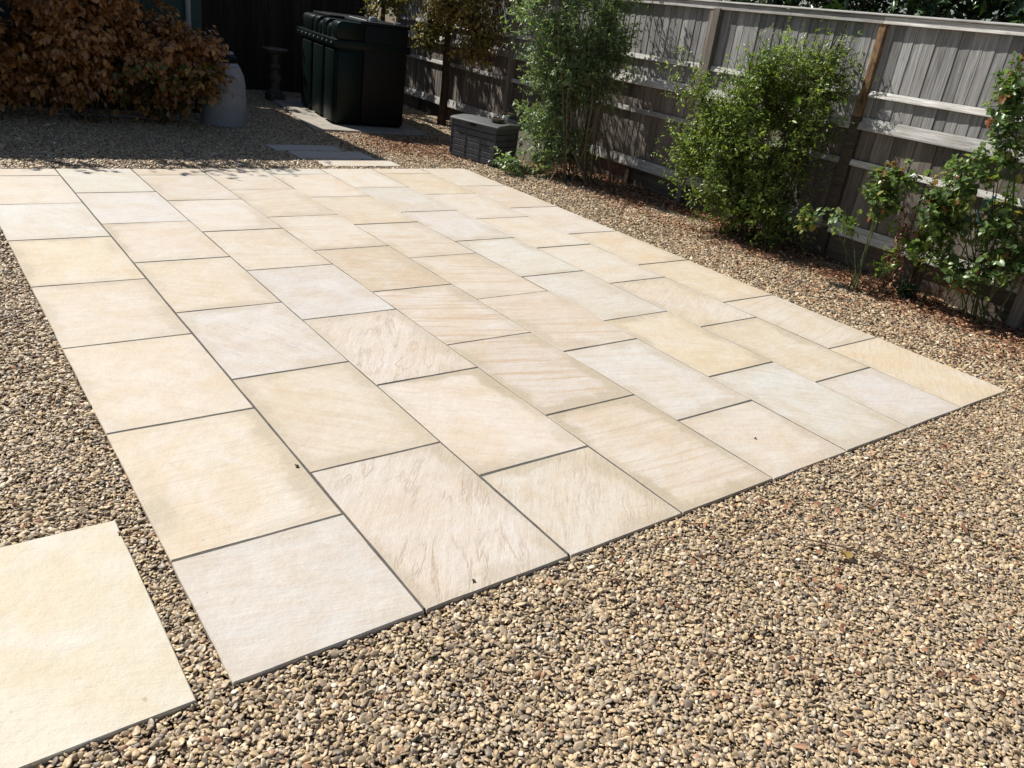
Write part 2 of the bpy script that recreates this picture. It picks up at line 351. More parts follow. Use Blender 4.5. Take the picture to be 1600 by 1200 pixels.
for c in range(1, 9):
    y = 0.0; k = 0
    while y < BACK - 0.03:
        y1 = OFF[c - 1] + k * .905
        if y1 > BACK - 0.02: y1 = BACK + GAP
        sty = ROW[c][min(k, len(ROW[c]) - 1)]
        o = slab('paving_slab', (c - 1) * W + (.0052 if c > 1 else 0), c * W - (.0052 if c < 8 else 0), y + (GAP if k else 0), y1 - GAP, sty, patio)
        if sty[0] in DESC: o['label'] = DESC[sty[0]]
        y = y1; k += 1

lone = slab('stepping_slab', -0.99, -0.100, -0.012, 0.888, ('Y', 0.0, .12, .0, 25), None, z=-0.002, th=.03)
lone.color = (0.575, 0.525, 0.42, 1); lone['fine'] = 0.06; lone['band'] = 0.03
tag(lone, 'smooth honey cream stone slab lying alone in the gravel at the near left', 'stepping stone')
for (x0, x1, y0, y1, st, lb) in [
    (3.20, 4.12, 6.425, 6.755, ('L', .2, .1, 0, 0), 'sunlit pale slab set in gravel just behind the back edge of the patio'),
    (3.08, 3.98, 6.80, 7.20, ('G', .2, .1, 0, 0), 'shaded pale slab in gravel, middle one of the three leading to the tank'),
    (2.96, 3.80, 7.235, 7.55, ('G', .2, .0, 0, 0), 'shaded slab in gravel, farthest of the three from the patio')]:
    o = slab('stepping_slab', x0, x1, y0, y1, st, None, z=-0.006)
    tag(o, lb, 'stepping stone', 'slabs set in the gravel behind the patio')

# ------------------------------------------------------------------ gravel: real pebbles instanced on points
src = bpy.data.collections.new('pebble_shapes')
for i in range(10):
    bm = bmesh.new(); bmesh.ops.create_icosphere(bm, subdivisions=2 if i < 10 else 1, radius=1.0)
    rr = random.Random(i); sx, sy, sz = rr.uniform(1.05, 1.45), rr.uniform(.62, .95), rr.uniform(.24, .42)
    pl = [(Vector((rr.uniform(-1, 1), rr.uniform(-1, 1), rr.uniform(-1, 1))).normalized(), rr.uniform(.55, .85)) for _ in range(8)]
    for v in bm.verts:
        p = v.co.copy()
        for nn, d in pl:
            e = p.dot(nn) - d
            if e > 0: p -= nn * e * .85
        p *= 1 + .12 * noise.noise(p * 1.4 + Vector((i * 7, 0, 0)))
        v.co = Vector((p.x * sx, p.y * sy, p.z * sz))
    me = bpy.data.meshes.new('pebble'); bm.to_mesh(me); bm.free(); me.materials.append(M['pebble'])
    for pg in me.polygons: pg.use_smooth = True
    src.objects.link(bpy.data.objects.new('pebble_shape', me))
Rc = np.array(cam.rotation_euler.to_matrix())
def pix(P):
    q = (P - np.array(CAM)) @ Rc
    z = -q[:, 2]
    return 800 + 1236.17 * q[:, 0] / np.maximum(z, .01), 600 - 1236.17 * q[:, 1] / np.maximum(z, .01), z
def outside_slabs(x, y, m=0.004):
    k = ~((x > -m) & (x < 8 * W + m) & (y > -m) & (y < BACK + m))
    for a, b, c, d in [(-0.99, -.1, -.012, .888), (3.2, 4.12, 6.425, 6.755), (3.08, 3.98, 6.8, 7.2), (2.96, 3.8, 7.235, 7.55)]:
        k &= ~((x > a - m) & (x < b + m) & (y > c - m) & (y < d + m))
    return k
def field(sp, lo, hi, y0, y1, dmin, dmax, margin):
    X, Y = np.meshgrid(np.arange(lo, hi, sp), np.arange(y0, y1, sp))
    x = X.ravel() + rng.uniform(-.5, .5, X.size) * sp; y = Y.ravel() + rng.uniform(-.5, .5, X.size) * sp
    d = np.hypot(x - CAM.x, y - CAM.y); k = (d >= dmin) & (d < dmax) & outside_slabs(x, y, .003)
    x, y = x[k], y[k]; px, py, z = pix(np.stack([x, y, np.zeros_like(x)], 1))
    k = (z > .2) & (px > -margin) & (px < 1600 + margin) & (py < 1200 + margin) & (py > -100)
    return x[k], y[k]
P = []; Sc = []
for sp, dmin, dmax, mg, sc in [(.0092, 0, 3.4, 240, .0074), (.0108, 3.4, 5.6, 240, .0082), (.0150, 5.6, 16, 180, .0106)]:
    x, y = field(sp, -3.5, 6.9, -2.2, 12.2, dmin, dmax, mg)
    s = sc * np.exp(rng.normal(0, .36, len(x))); s = np.clip(s, sc * .5, sc * 2.0)
    z = -0.0205 + rng.uniform(0, .012, len(x)) + .004 * np.sin(x * 3.1) * np.sin(y * 2.3) + .003 * np.sin(x * 9.1 + 2 * np.sin(y * 5)) * np.sin(y * 8.3)
    P.append(np.stack([x, y, z], 1)); Sc.append(s)
P = np.concatenate(P); Sc = np.concatenate(Sc); n = len(P)
print('pebbles', n)
rot = np.stack([rng.normal(0, .40, n), rng.normal(0, .40, n), rng.uniform(0, 6.283, n)], 1)
me = bpy.data.meshes.new('gravel'); me.vertices.add(n); me.vertices.foreach_set('co', P.astype(np.float32).ravel())
a = me.attributes.new('rot', 'FLOAT_VECTOR', 'POINT'); a.data.foreach_set('vector', rot.astype(np.float32).ravel())
a = me.attributes.new('scl', 'FLOAT', 'POINT'); a.data.foreach_set('value', Sc.astype(np.float32))
a = me.attributes.new('idx', 'INT', 'POINT'); a.data.foreach_set('value', rng.integers(0, 10, n).astype(np.int32))
me.materials.append(M['pebble'])
gravel = link(bpy.data.objects.new('gravel', me)); tag(gravel, 'loose tan and brown pebble gravel around the patio', 'gravel', kind='stuff')
ng = bpy.data.node_groups.new('scatter_pebbles', 'GeometryNodeTree')
ng.interface.new_socket('Geometry', in_out='INPUT', socket_type='NodeSocketGeometry')
ng.interface.new_socket('Geometry', in_out='OUTPUT', socket_type='NodeSocketGeometry')
gi = ng.nodes.new('NodeGroupInput'); go = ng.nodes.new('NodeGroupOutput')
ci = ng.nodes.new('GeometryNodeCollectionInfo'); ci.inputs[0].default_value = src
ci.inputs['Separate Children'].default_value = True; ci.inputs['Reset Children'].default_value = True
ip = ng.nodes.new('GeometryNodeInstanceOnPoints'); ip.inputs['Pick Instance'].default_value = True
def na(name, t):
    x = ng.nodes.new('GeometryNodeInputNamedAttribute'); x.data_type = t; x.inputs[0].default_value = name; return x.outputs[0]
er = ng.nodes.new('FunctionNodeEulerToRotation'); ng.links.new(na('rot', 'FLOAT_VECTOR'), er.inputs[0])
mp = ng.nodes.new('GeometryNodeMeshToPoints'); ng.links.new(gi.outputs[0], mp.inputs[0])
ng.links.new(mp.outputs[0], ip.inputs['Points']); ng.links.new(ci.outputs[0], ip.inputs['Instance'])
ng.links.new(na('idx', 'INT'), ip.inputs['Instance Index']); ng.links.new(er.outputs[0], ip.inputs['Rotation'])
ng.links.new(na('scl', 'FLOAT'), ip.inputs['Scale']); ng.links.new(ip.outputs[0], go.inputs[0])
gravel.modifiers.new('scatter', 'NODES').node_group = ng

# ------------------------------------------------------------------ timber fence on the right
fence = empty('timber_fence', (6.38, 0, 0)); fence.rotation_euler = (-0.011, 0, -0.067)
tag(fence, 'weathered grey closeboard timber fence running along the right side behind the shrubs', 'fence')
def board_mesh(name, H, wd, mat, zj=0):
    mb = MB(); mb.prism([(-.0098, 0), (-.0058, wd), (0, wd), (-.0035, 0)], 'z', 0, H)
    o = mb.build(name, mat, None); me = o.data; bpy.data.objects.remove(o); return me
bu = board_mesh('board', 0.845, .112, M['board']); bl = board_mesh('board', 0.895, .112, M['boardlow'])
POSTS = [-1.35, 0.60, 2.50, 4.45, 6.38, 8.30, 10.22, 12.14]
y = -1.3
while y < 12.1:
    if min(abs(y + .05 - p) for p in POSTS) > .03 or True:
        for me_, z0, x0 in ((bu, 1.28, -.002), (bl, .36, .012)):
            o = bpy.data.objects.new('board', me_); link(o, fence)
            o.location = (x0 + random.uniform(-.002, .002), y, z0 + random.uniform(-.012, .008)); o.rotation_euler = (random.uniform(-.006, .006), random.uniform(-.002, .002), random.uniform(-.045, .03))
    y += .1
for i, p in enumerate(POSTS):
    mt = M['postor'] if i in (2,) else M['post']
    f = .075 if i != 2 else .05
    o = MB().box((-f, -.045 if i != 2 else -.034, 1.32 if i == 2 else -.2), (.03, .045 if i != 2 else .034, 2.10)).build('post', mt, fence, bevel=.004, segs=1); o.location = (0, p, 0)
    if i == 2:
        q_ = MB().box((-.045, -.06, -.2), (.03, .055, 1.316)).build('post', M['gboard'], fence, bevel=.004, segs=1); q_.location = (0, p, 0)
    if i == 2: o['label'] = 'orange brown fence post'
    if i == 3:
        o = MB().box((-.055, -.03, 1.15), (-.021, .03, 2.09)).build('batten', M['post'], fence, bevel=.003, segs=1); o.location = (0, p + .085, 0)
for a, b in zip(POSTS[:-1], POSTS[1:]):
    a += .047; b -= .047
    for z, h, dp, nm in ((1.494, .055, .045, 'rail'), (1.217, .105, .062, 'rail'), (.904, .055, .04, 'rail'), (.283, .115, .060, 'rail')):
        j = random.uniform(-.006, .006); z += j
        MB().prism([(-.0215, z + h), (-.028, z + h), (-dp, z + h * .14), (-dp, z), (-.0215, z)], 'y', a, b).build('rail', M['rail'], fence, bevel=.002, segs=1)
    MB().box((-.0, a, -.12), (.035, b, .345)).build('gravel_board', M['gboard'], fence, bevel=.003, segs=1)
    MB().prism([(-.0215, 2.148), (-.054, 2.148), (-.062, 2.088), (-.0215, 2.088)], 'y', a - .046, b + .046).build('top_rail', M['rail'], fence, bevel=.002, segs=1)
    MB().prism([(-.074, 2.150), (-.074, 2.160), (-.02, 2.172), (.045, 2.160), (.045, 2.150)], 'y', a - .046, b + .046).build('capping', M['rail'], fence, bevel=.002, segs=1)
    MB().box((-.040, (a + b) / 2 - .03, -.10), (-.001, (a + b) / 2 + .03, .272)).build('cleat', M['gboard'], fence, bevel=.002, segs=1)

# back fence of dark boards
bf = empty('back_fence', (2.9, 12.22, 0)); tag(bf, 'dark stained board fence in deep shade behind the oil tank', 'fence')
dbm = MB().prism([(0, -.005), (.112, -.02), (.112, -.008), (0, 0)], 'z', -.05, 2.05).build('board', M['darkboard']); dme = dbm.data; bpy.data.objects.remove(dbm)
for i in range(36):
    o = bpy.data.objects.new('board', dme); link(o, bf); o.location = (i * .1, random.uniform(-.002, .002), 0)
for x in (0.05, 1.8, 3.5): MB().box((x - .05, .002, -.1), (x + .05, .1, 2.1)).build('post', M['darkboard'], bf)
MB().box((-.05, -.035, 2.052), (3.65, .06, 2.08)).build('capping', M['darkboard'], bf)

# ------------------------------------------------------------------ teal building at the back left
bd = empty('outbuilding', (-1, 9.6, 0)); tag(bd, 'teal green painted outbuilding wall behind the rust brown bushes', 'building')
MB().box((-2.4, 0, -.05), (3.92, 3.2, 2.95)).build('wall', M['teal'], bd)
MB().box((-2.5, -.12, 2.952), (4.05, 3.3, 3.10)).build('roof', M['roof'], bd, bevel=.01)
MB().box((-2.4, -.022, -.05), (3.92, -.002, .16)).build('plinth', M['roof'], bd)
MB().tube([(3.74, -.05, 0.05), (3.74, -.05, 2.85)], .034, 12).build('downpipe', M['greypl'], bd, smooth=True)
for z in (.95, 1.95): MB().lathe([(.041, -.02), (.041, .02)], 12, (3.74, -.05, z)).build('pipe_bracket', M['greypl'], bd)
MB().tube([(-2.4, -.19, 2.93), (4.0, -.19, 2.93)], .055, 10).build('gutter', M['greypl'], bd, smooth=True)
tag(MB().tube([(1.05, 9.02, .012), (1.6, 9.0, .02), (2.2, 8.93, .014), (2.62, 8.86, .012)], .011, 6).build('hose', M['greypl'], smooth=True),
    'thin pale hose lying on shaded gravel below the rust brown bush', 'hose')

# ------------------------------------------------------------------ oil tank on its pad
def tframe(o, ang): return Matrix.Translation(o) @ Matrix.Rotation(ang, 4, 'Z')
T = empty('oil_tank', (4.41, 8.88, 0.02), R(-9.5)); tag(T, 'large dark green ribbed plastic oil tank on a concrete pad by the back fence', 'oil tank')
LX, LY = 1.04, 2.06
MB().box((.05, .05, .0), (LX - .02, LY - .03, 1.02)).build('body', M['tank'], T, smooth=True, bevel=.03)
b_ = .0
for a, b in ((.03, .54), (.59, 1.18), (1.23, 1.82)):
    q = MB(); w_ = b - a
    prof = [(.052, a), (.012, a + .03), (-.004, a + .09), (-.004, b - .09), (.012, b - .03), (.052, b)]
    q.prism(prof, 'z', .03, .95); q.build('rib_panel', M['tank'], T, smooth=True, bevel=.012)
MB().box((-.012, -.02, .985), (LX + .015, LY + .02, 1.09)).build('flange', M['tank'], T, smooth=True, bevel=.012)
for k in range(9):
    MB().lathe([(.011, 0), (.011, .01)], 8).build('bolt', M['greypl'], T).matrix_local = Matrix.Translation((-.013, .12 + k * .23, 1.04)) @ Matrix.Rotation(R(-90), 4, 'Y')
q = MB().box((.09, .09, 1.085), (LX - .06, LY - .09, 1.275)); q.build('upper_shell', M['tank'], T, smooth=True, bevel=.05, segs=3)
for a, b, hgt in ((.0, .30, 1.315), (.345, .50, 1.27), (.54, .76, 1.315), (.80, .95, 1.27), (1.0, 1.22, 1.315), (1.30, 1.9, 1.31)):
    q = MB().prism([(.02, 1.088), (.02, hgt - .07), (.045, hgt - .02), (.09, hgt), (.42, hgt), (.42, 1.088)], 'y', a + .015, b)
    q.build('top_hump', M['tank'], T, smooth=True, bevel=.014, segs=2)
MB().box((.40, -.005, .05), (LX - .03, .052, 1.30)).build('shaded_front', M['tankblk'], T, smooth=True, bevel=.012)  # front face of the tank in shade, its darkness put into the black colour
MB().box((.05, .01, .03), (.397, .052, .95)).build('front_panel', M['tank'], T, smooth=True, bevel=.012)
MB().box((.34, .02, 1.30), (LX, LY - .1, 1.345)).build('lid', M['tankblk'], T, smooth=True, bevel=.012)
MB().box((.12, LY * .38, 1.317), (.36, LY * .8, 1.35)).build('hatch', M['tankblk'], T, smooth=True, bevel=.01)
MB().lathe([(.06, 1.34), (.06, 1.385), (.05, 1.40)], 16, (.62, .35, 0)).build('filler_cap', M['greypl'], T, smooth=True)
MB().lathe([(.045, 1.34), (.045, 1.37)], 16, (.9, .15, 0)).build('vent_cap', M['greypl'], T, smooth=True)
MB().tube([(.45, .1, 1.352), (.45, .9, 1.352)], .01, 6).build('lid_strap', M['greypl'], T)
pad = MB().box((-.36, -.40, -.05), (LX + .25, LY + .3, .0)).build('concrete_pad', M['concrete'], None, bevel=.006)
pad.location = (4.41, 8.88, 0.018); pad.rotation_euler = (0, 0, R(-9.5)); tag(pad, 'rough concrete base the green oil tank stands on', 'concrete base')

# ------------------------------------------------------------------ storage chest
CH = empty('storage_chest', (5.375, 6.384, -.012), R(15)); tag(CH, 'dark grey plastic garden storage box with plank pattern sides beside the patio corner', 'storage box')
CL, CW, CHh = .74, .46, .455     # length along +y, width along +x
MB().box((.012, .012, .0), (CW - .012, CL - .012, CHh)).build('body', M['tankblk'], CH)
for c in range(3):
    for r in range(6):
        y0 = .022 + c * (CL - .03) / 3; y1 = y0 + (CL - .03) / 3 - .014; z0 = .015 + r * .0735; z1 = z0 + .066
        MB().box((.0, y0, z0), (.0125, y1, z1)).build('panel', M['chest'], CH, bevel=.003, segs=1)
for k in range(4):
    yy = .004 + k * (CL - .016 - .006) / 3
    MB().box((-.004, yy, .0), (.012, yy + .014, CHh)).build('upright', M['chest'], CH, bevel=.002, segs=1)
for r in range(6):
    z0 = .015 + r * .0735
    for x0, x1 in ((.02, .225), (.235, .44)): MB().box((x0, -.0, z0), (x1, .0125, z0 + .066)).build('panel', M['chest'], CH, bevel=.003, segs=1)
q = MB().prism([(-.018, CHh - .005), (-.018, CHh + .018), (.03, CHh + .032), (CW * .5, CHh + .048), (CW - .03, CHh + .032), (CW + .015, CHh + .016), (CW + .015, CHh - .005)], 'y', -.02, CL + .02)
q.build('lid', M['chestlid'], CH, smooth=True, bevel=.006)
MB().box((-.026, CL * .5 - .05, CHh - .03), (-.0185, CL * .5 + .05, CHh + .008)).build('latch', M['tankblk'], CH, bevel=.003)
cm = CH.matrix_world.copy(); cm = tframe((5.375, 6.384, -.012), R(15))
p_ = cm @ Vector((.20, .17, CHh + .048))
dish = MB().lathe([(.06, 0), (.082, .012), (.085, .045), (.078, .048), (.07, .02), (.0, .014)], 20).build('wicker_dish', M['wicker'], None, smooth=True)
dish.location = p_; dish.rotation_euler = (0, 0, .3); tag(dish, 'low round brown wicker dish on the storage box lid', 'dish')
p_ = cm @ Vector((.33, .16, CHh + .043))
cup = empty('white_pot', p_); tag(cup, 'tiny white pot with dry twigs on the storage box beside the wicker dish', 'pot')
MB().lathe([(.022, 0), (.034, .01), (.036, .06), (.028, .085), (.024, .085), (.0, .04)], 16).build('pot_body', M['white'], cup, smooth=True)
for k in range(9):
    a = k * .7; MB().tube([(0, 0, .04), (.03 * math.cos(a), .03 * math.sin(a), .12), (.11 * math.cos(a), .11 * math.sin(a), .13 + .03 * math.sin(k * 2.3))], .003, 4).build('dry_twig', M['twig'], cup)

# ------------------------------------------------------------------ compost bin, bird bath, leaning slab
cb_ = empty('compost_bin', (2.93, 8.88, -.02)); tag(cb_, 'grey tapered plastic compost bin with black lid beside the rust brown bush', 'compost bin')
MB().lathe([(.27, 0), (.275, .03), (.275, .30), (.268, .50), (.25, .60), (.21, .69), (.172, .745)], 32).build('bin_body', M['bin'], cb_, smooth=True)
MB().lathe([(.172, .742), (.178, .75), (.172, .80), (.14, .835), (.06, .85), (.0, .853)], 32).build('lid', M['tankblk'], cb_, smooth=True)
MB().lathe([(.13, .838), (.135, .85), (.12, .866), (.0, .874)], 24).build('lid_cap', M['greypl'], cb_, smooth=True)
bb = empty('bird_bath', (4.47, 11.1, -.02)); tag(bb, 'old stone baluster bird bath in deep shade left of the oil tank', 'bird bath')
MB().box((-.12, -.12, 0), (.12, .12, .13)).build('plinth', M['oldstone'], bb, bevel=.01)
MB().lathe([(.10, .13), (.10, .16), (.065, .19), (.055, .25), (.085, .32), (.09, .37), (.055, .44), (.05, .48), (.085, .50), (.07, .54), (.045, .58), (.05, .66), (.09, .70)], 20).build('pedestal', M['oldstone'], bb, smooth=True)
MB().lathe([(.09, .70), (.17, .735), (.20, .77), (.19, .78), (.13, .75), (.0, .735)], 24).build('bowl', M['oldstone'], bb, smooth=True)
ls = MB().box((-.26, -.018, 0), (.26, .018, .38)).build('leaning_slab', M['concrete'], None, bevel=.004)
ls.location = (6.12, 6.78, -.02); ls.rotation_euler = (R(-24), 0, R(-60)); tag(ls, 'pale concrete slab leaning in the shrub between the storage box and the fence', 'slab')

# ------------------------------------------------------------------ vegetation
def unit(v): return v / np.maximum(np.linalg.norm(v, axis=-1, keepdims=True), 1e-9)
LEAF_V = np.array([(0, 0, 0), (-.5, .38, .10), (0, .42, 0), (.5, .38, .10), (-.36, .74, .06), (0, .78, -.02), (.36, .74, .06), (0, 1, -.08)], float)
LEAF_F = np.array([(0, 2, 1), (0, 3, 2), (1, 2, 5), (1, 5, 4), (2, 3, 6), (2, 6, 5), (4, 5, 7), (5, 6, 7)])
def leaves(name, pos, d, nrm, L, Wd, mat, parent=None, tint=None, rg=rng, **t):
    n = len(pos); d = unit(d); s = unit(np.cross(d, nrm)); u = np.cross(s, d)
    L = np.broadcast_to(L, n)[:, None, None]; Wd = np.broadcast_to(Wd, n)[:, None, None]
    curl = rg.normal(.0, .12, n)[:, None, None]
    lv = LEAF_V[None]
    V = pos[:, None, :] + s[:, None, :] * lv[..., 0:1] * Wd + d[:, None, :] * lv[..., 1:2] * L + u[:, None, :] * (lv[..., 2:3] + curl * lv[..., 1:2] ** 2) * L
    F = (LEAF_F[None] + (np.arange(n) * 8)[:, None, None]).reshape(-1, 3)
    tint = rg.uniform(0, 1, n) if tint is None else tint
    o = mesh_np(name, V.reshape(-1, 3), F, mat, parent, smooth=False, tint=np.repeat(tint, 8))
    tag(o, kind='stuff', **t); return o
def tubes(name, A, B, ra, rb, mat, parent):
    """many straight 3-sided tubes in one mesh"""
    d = unit(B - A); up = np.where(np.abs(d[:, 2:3]) > .9, np.array([[1., 0, 0]]), np.array([[0, 0, 1.]]))
    s = unit(np.cross(d, up)); u = np.cross(s, d); V = []
    for c, r in ((A, ra), (B, rb)):
        for k in range(3):
            an = 2.0944 * k; V.append(c + (s * math.cos(an) + u * math.sin(an)) * r)
    V = np.stack(V, 1).reshape(-1, 3); n = len(A)
    f = np.array([(0, 1, 4, 3), (1, 2, 5, 4), (2, 0, 3, 5)])
    F = (f[None] + (np.arange(n) * 6)[:, None, None]).reshape(-1, 4)
    o = mesh_np(name, V, F, mat, parent); o['kind'] = 'stuff'; return o
def shrub(name, label, cat, base, ells, stems, twigs, per, L, Wd, leafmat, woodmat, seed, up=.4, droop=.3, twl=.22, lump=.25, spread=.12, srad=.009, group=None, sub=2.2, sprigs=0, tnt=None, gap=-.22, stem_name='stem', trunk=None):
    rg = np.random.default_rng(seed); rr = random.Random(seed)
    root = empty(name, base, 0, label=label, cat=cat, group=group); bx = np.array(base)
    E = np.array([[*c, *r, w_] for c, r, w_ in ells], float); wts = E[:, 6] / E[:, 6].sum()
    n = twigs; ei = rg.choice(len(E), n, p=wts)
    dr = unit(rg.normal(0, 1, (n, 3))); rad = rg.uniform(0, 1, n) ** .42
    lum = np.array([noise.noise(Vector(tuple(dr[i] * sub + ei[i] * 5 + seed))) for i in range(n)])
    gapn = np.array([noise.noise(Vector(tuple((E[ei[i], :3] + dr[i] * E[ei[i], 3:6] * rad[i]) * 3.1 + seed * 3.7))) for i in range(n)])
    keep = gapn > gap
    rad = rad * (1 + lump * 2 * lum)
    T_ = E[ei, :3] + dr * E[ei, 3:6] * rad[:, None]
    T_, dr, rad = T_[keep], dr[keep], rad[keep]; n = len(T_)
    T_[:, 2] = np.maximum(T_[:, 2], .05)
    tl = twl * rg.uniform(.6, 1.4, n); 
    if sprigs: tl[:sprigs] *= 1.9; T_[:sprigs] += dr[:sprigs] * .07
    td = unit(dr * .8 + np.array([0, 0, up]) + rg.normal(0, .35, (n, 3)))
    A = T_ - td * tl[:, None] * .5; B = T_ + td * tl[:, None] * .5
    # stems
    if trunk:
        MB().tube([Vector(p) - Vector(base) for p, r in trunk], [r for p, r in trunk], 10).build('trunk', woodmat, root, smooth=True)
    ends = []; 
    for i in range(stems):
        e = E[rr.randrange(len(E))]
        st = Vector((rr.gauss(0, spread), rr.gauss(0, spread), -.03)) if not trunk else Vector(trunk[-1][0]) - Vector(base)
        en = Vector(e[:3]) + Vector((rr.uniform(-.6, .6) * e[3], rr.uniform(-.6, .6) * e[4], rr.uniform(-.2, .75) * e[5])) - Vector(base)
        mid = st.lerp(en, .5) + Vector((rr.gauss(0, .05), rr.gauss(0, .05), .05 * abs(en.z)))
        r0 = srad * rr.uniform(.7, 1.4)
        MB().tube([st, st.lerp(mid, .5) + Vector((rr.gauss(0, .012), rr.gauss(0, .012), 0)), mid, mid.lerp(en, .5) + Vector((rr.gauss(0, .02), rr.gauss(0, .02), .02)), en], [r0, r0 * .9, r0 * .75, r0 * .55, r0 * .3], 6).build('branch' if trunk else stem_name, woodmat, root, smooth=True)
        ends.append((np.array(mid) + bx, np.array(en) + bx))
    Q = np.concatenate([np.stack([m_ + (e_ - m_) * t for t in (0, .33, .66, 1)]) for m_, e_ in ends]) if ends else T_.mean(0)[None]
    j = np.argmin(((A[:, None, :] - Q[None]) ** 2).sum(-1), 1)
    sel = rg.uniform(0, 1, n) < .5
    TA = np.concatenate([A, Q[j][sel]]); TB = np.concatenate([B, A[sel]])
    tubes('twigs', TA - bx, TB - bx, .0022, .0014, woodmat, root)
    # leaves
    m_ = per; k = np.repeat(np.arange(n), m_); t = rg.uniform(.0, 1.05, len(k))
    pos = A[k] + (B - A)[k] * t[:, None]
    perp = unit(np.cross(td[k], unit(rg.normal(0, 1, (len(k), 3)))))
    ld_ = unit(td[k] * .55 + perp * .85 + np.array([0, 0, -droop]) + rg.normal(0, .2, (len(k), 3)))
    nr = unit(np.array([0, 0, 1.]) + dr[k] * .5 + rg.normal(0, .45, (len(k), 3)))
    Ls = L * np.exp(rg.normal(0, .22, len(k)))
    tv = np.clip(rg.beta(2.2, 2.2, len(k)) + .18 * np.repeat(rg.normal(0, 1, n), m_) , 0, 1)
    if tnt is not None: tv = tnt(pos, tv, rg)
    leaves('foliage', pos - bx, ld_, nr, Ls, Ls * Wd, leafmat, root, tv, rg)
    return root

# rust brown bushes in front of the outbuilding
def browning(pos, tv, rg): return np.clip(tv * .8 + .28 * (pos[:, 1] < 9.15) + .08, 0, 1)
def rust(pos, tv, rg):
    t = tv * .88; g_ = (pos[:, 2] < .75) & (pos[:, 0] > 1.6) & (rg.uniform(0, 1, len(t)) < .35); t[g_] = 1.0; return t
shrub('rust_bush', 'tall rust brown leaved bush at the far left edge in front of the teal wall', 'bush', (.35, 8.75, 0),
      [((.25, 8.75, .72), (.60, .46, .42), 3), ((.3, 8.8, .4), (.7, .4, .22), .9), ((-.4, 8.8, 1.1), (.55, .45, .8), 2), ((.28, 8.75, 1.3), (.14, .3, .4), .5), ((-.1, 8.55, 2.35), (.7, .25, .33), .16)], 9, 1900, 9, .070, .58, M['l_rust'], M['bark'], 11, up=.15, droop=.9, twl=.24, sprigs=40, tnt=rust, group='rust brown bushes along the outbuilding')
shrub('rust_bush', 'rust brown bush in the middle of the shaded row, tallest with upright sprays', 'bush', (1.35, 8.75, 0),
      [((1.35, 8.75, .88), (.56, .46, .50), 3), ((1.18, 8.7, 1.5), (.22, .34, .62), 1.3), ((1.72, 8.7, 1.5), (.20, .32, .62), 1.1), ((1.15, 8.75, .42), (.55, .4, .26), 1.1), ((1.3, 8.55, 2.4), (1.0, .25, .33), .22)], 9, 2300, 9, .066, .58, M['l_rust'], M['bark'], 12, up=.15, droop=.9, twl=.24, sprigs=50, tnt=rust, group='rust brown bushes along the outbuilding', lump=.34, sub=3.0)
shrub('rust_bush', 'low rust brown bush with green lower leaves touching the compost bin', 'bush', (2.15, 8.65, 0),
      [((2.12, 8.6, .78), (.50, .42, .42), 3), ((2.05, 8.75, .35), (.5, .35, .24), 1.0), ((2.5, 8.5, .62), (.30, .3, .36), 1.0), ((2.6, 8.42, .92), (.15, .2, .10), .3), ((1.95, 8.6, 1.0), (.22, .3, .24), .5)], 7, 1700, 9, .062, .58, M['l_rust'], M['bark'], 13, up=.15, droop=.9, twl=.22, sprigs=40, tnt=rust, group='rust brown bushes along the outbuilding')
# tree over the storage chest and the one behind the tank
shrub('small_tree', 'small tree with thin dark trunk and browning leaves between the tank and the storage box', 'tree', (6.50, 9.40, 0),
      [((6.35, 9.3, 2.15), (.85, .9, .55), 3), ((6.5, 8.65, 1.35), (.30, .42, .38), 1.5), ((6.22, 9.5, 1.35), (.22, .25, .26), .8), ((6.3, 9.0, 1.75), (.5, .6, .35), 1.5), ((6.3, 8.3, 2.7), (.9, 1.3, .6), 3)], 9, 2500, 9, .050, .55, M['l_brgreen'], M['bark'], 21, tnt=browning, up=.1, droop=.6, twl=.24, srad=.016,
      trunk=[((6.50, 9.40, -.05), .075), ((6.51, 9.40, .5), .060), ((6.48, 9.40, 1.05), .05), ((6.46, 9.38, 1.5), .04)])
shrub('corner_tree', 'yellow green leafed small tree hanging over the rear of the oil tank', 'tree', (6.35, 11.2, 0),
      [((6.05, 10.75, 1.75), (.35, .42, .34), 2), ((6.3, 10.9, 2.1), (.45, .5, .4), 2)], 6, 620, 9, .055, .58, M['l_brgreen'], M['bark'], 22, up=.1, droop=.5, twl=.24, srad=.014,
      trunk=[((6.35, 11.2, -.05), .06), ((6.33, 11.15, .8), .05), ((6.25, 11.05, 1.5), .035)])
shrub('added_shade_hedge', 'tall dark hedge, unseen, added behind the back fence to shade the corner', 'hedge', (4.6, 13.6, 0),  # unseen hedge, added to deepen the shade at the back and block sky light
      [((3.4, 13.6, 2.3), (1.0, .8, 1.7), 2), ((5.0, 13.7, 2.4), (1.0, .8, 1.8), 2), ((6.6, 13.6, 2.3), (1.0, .8, 1.7), 2)], 8, 1500, 8, .13, .4, M['l_laurel'], M['bark'], 62, up=.5, droop=.2, twl=.3, srad=.02, spread=1.0)
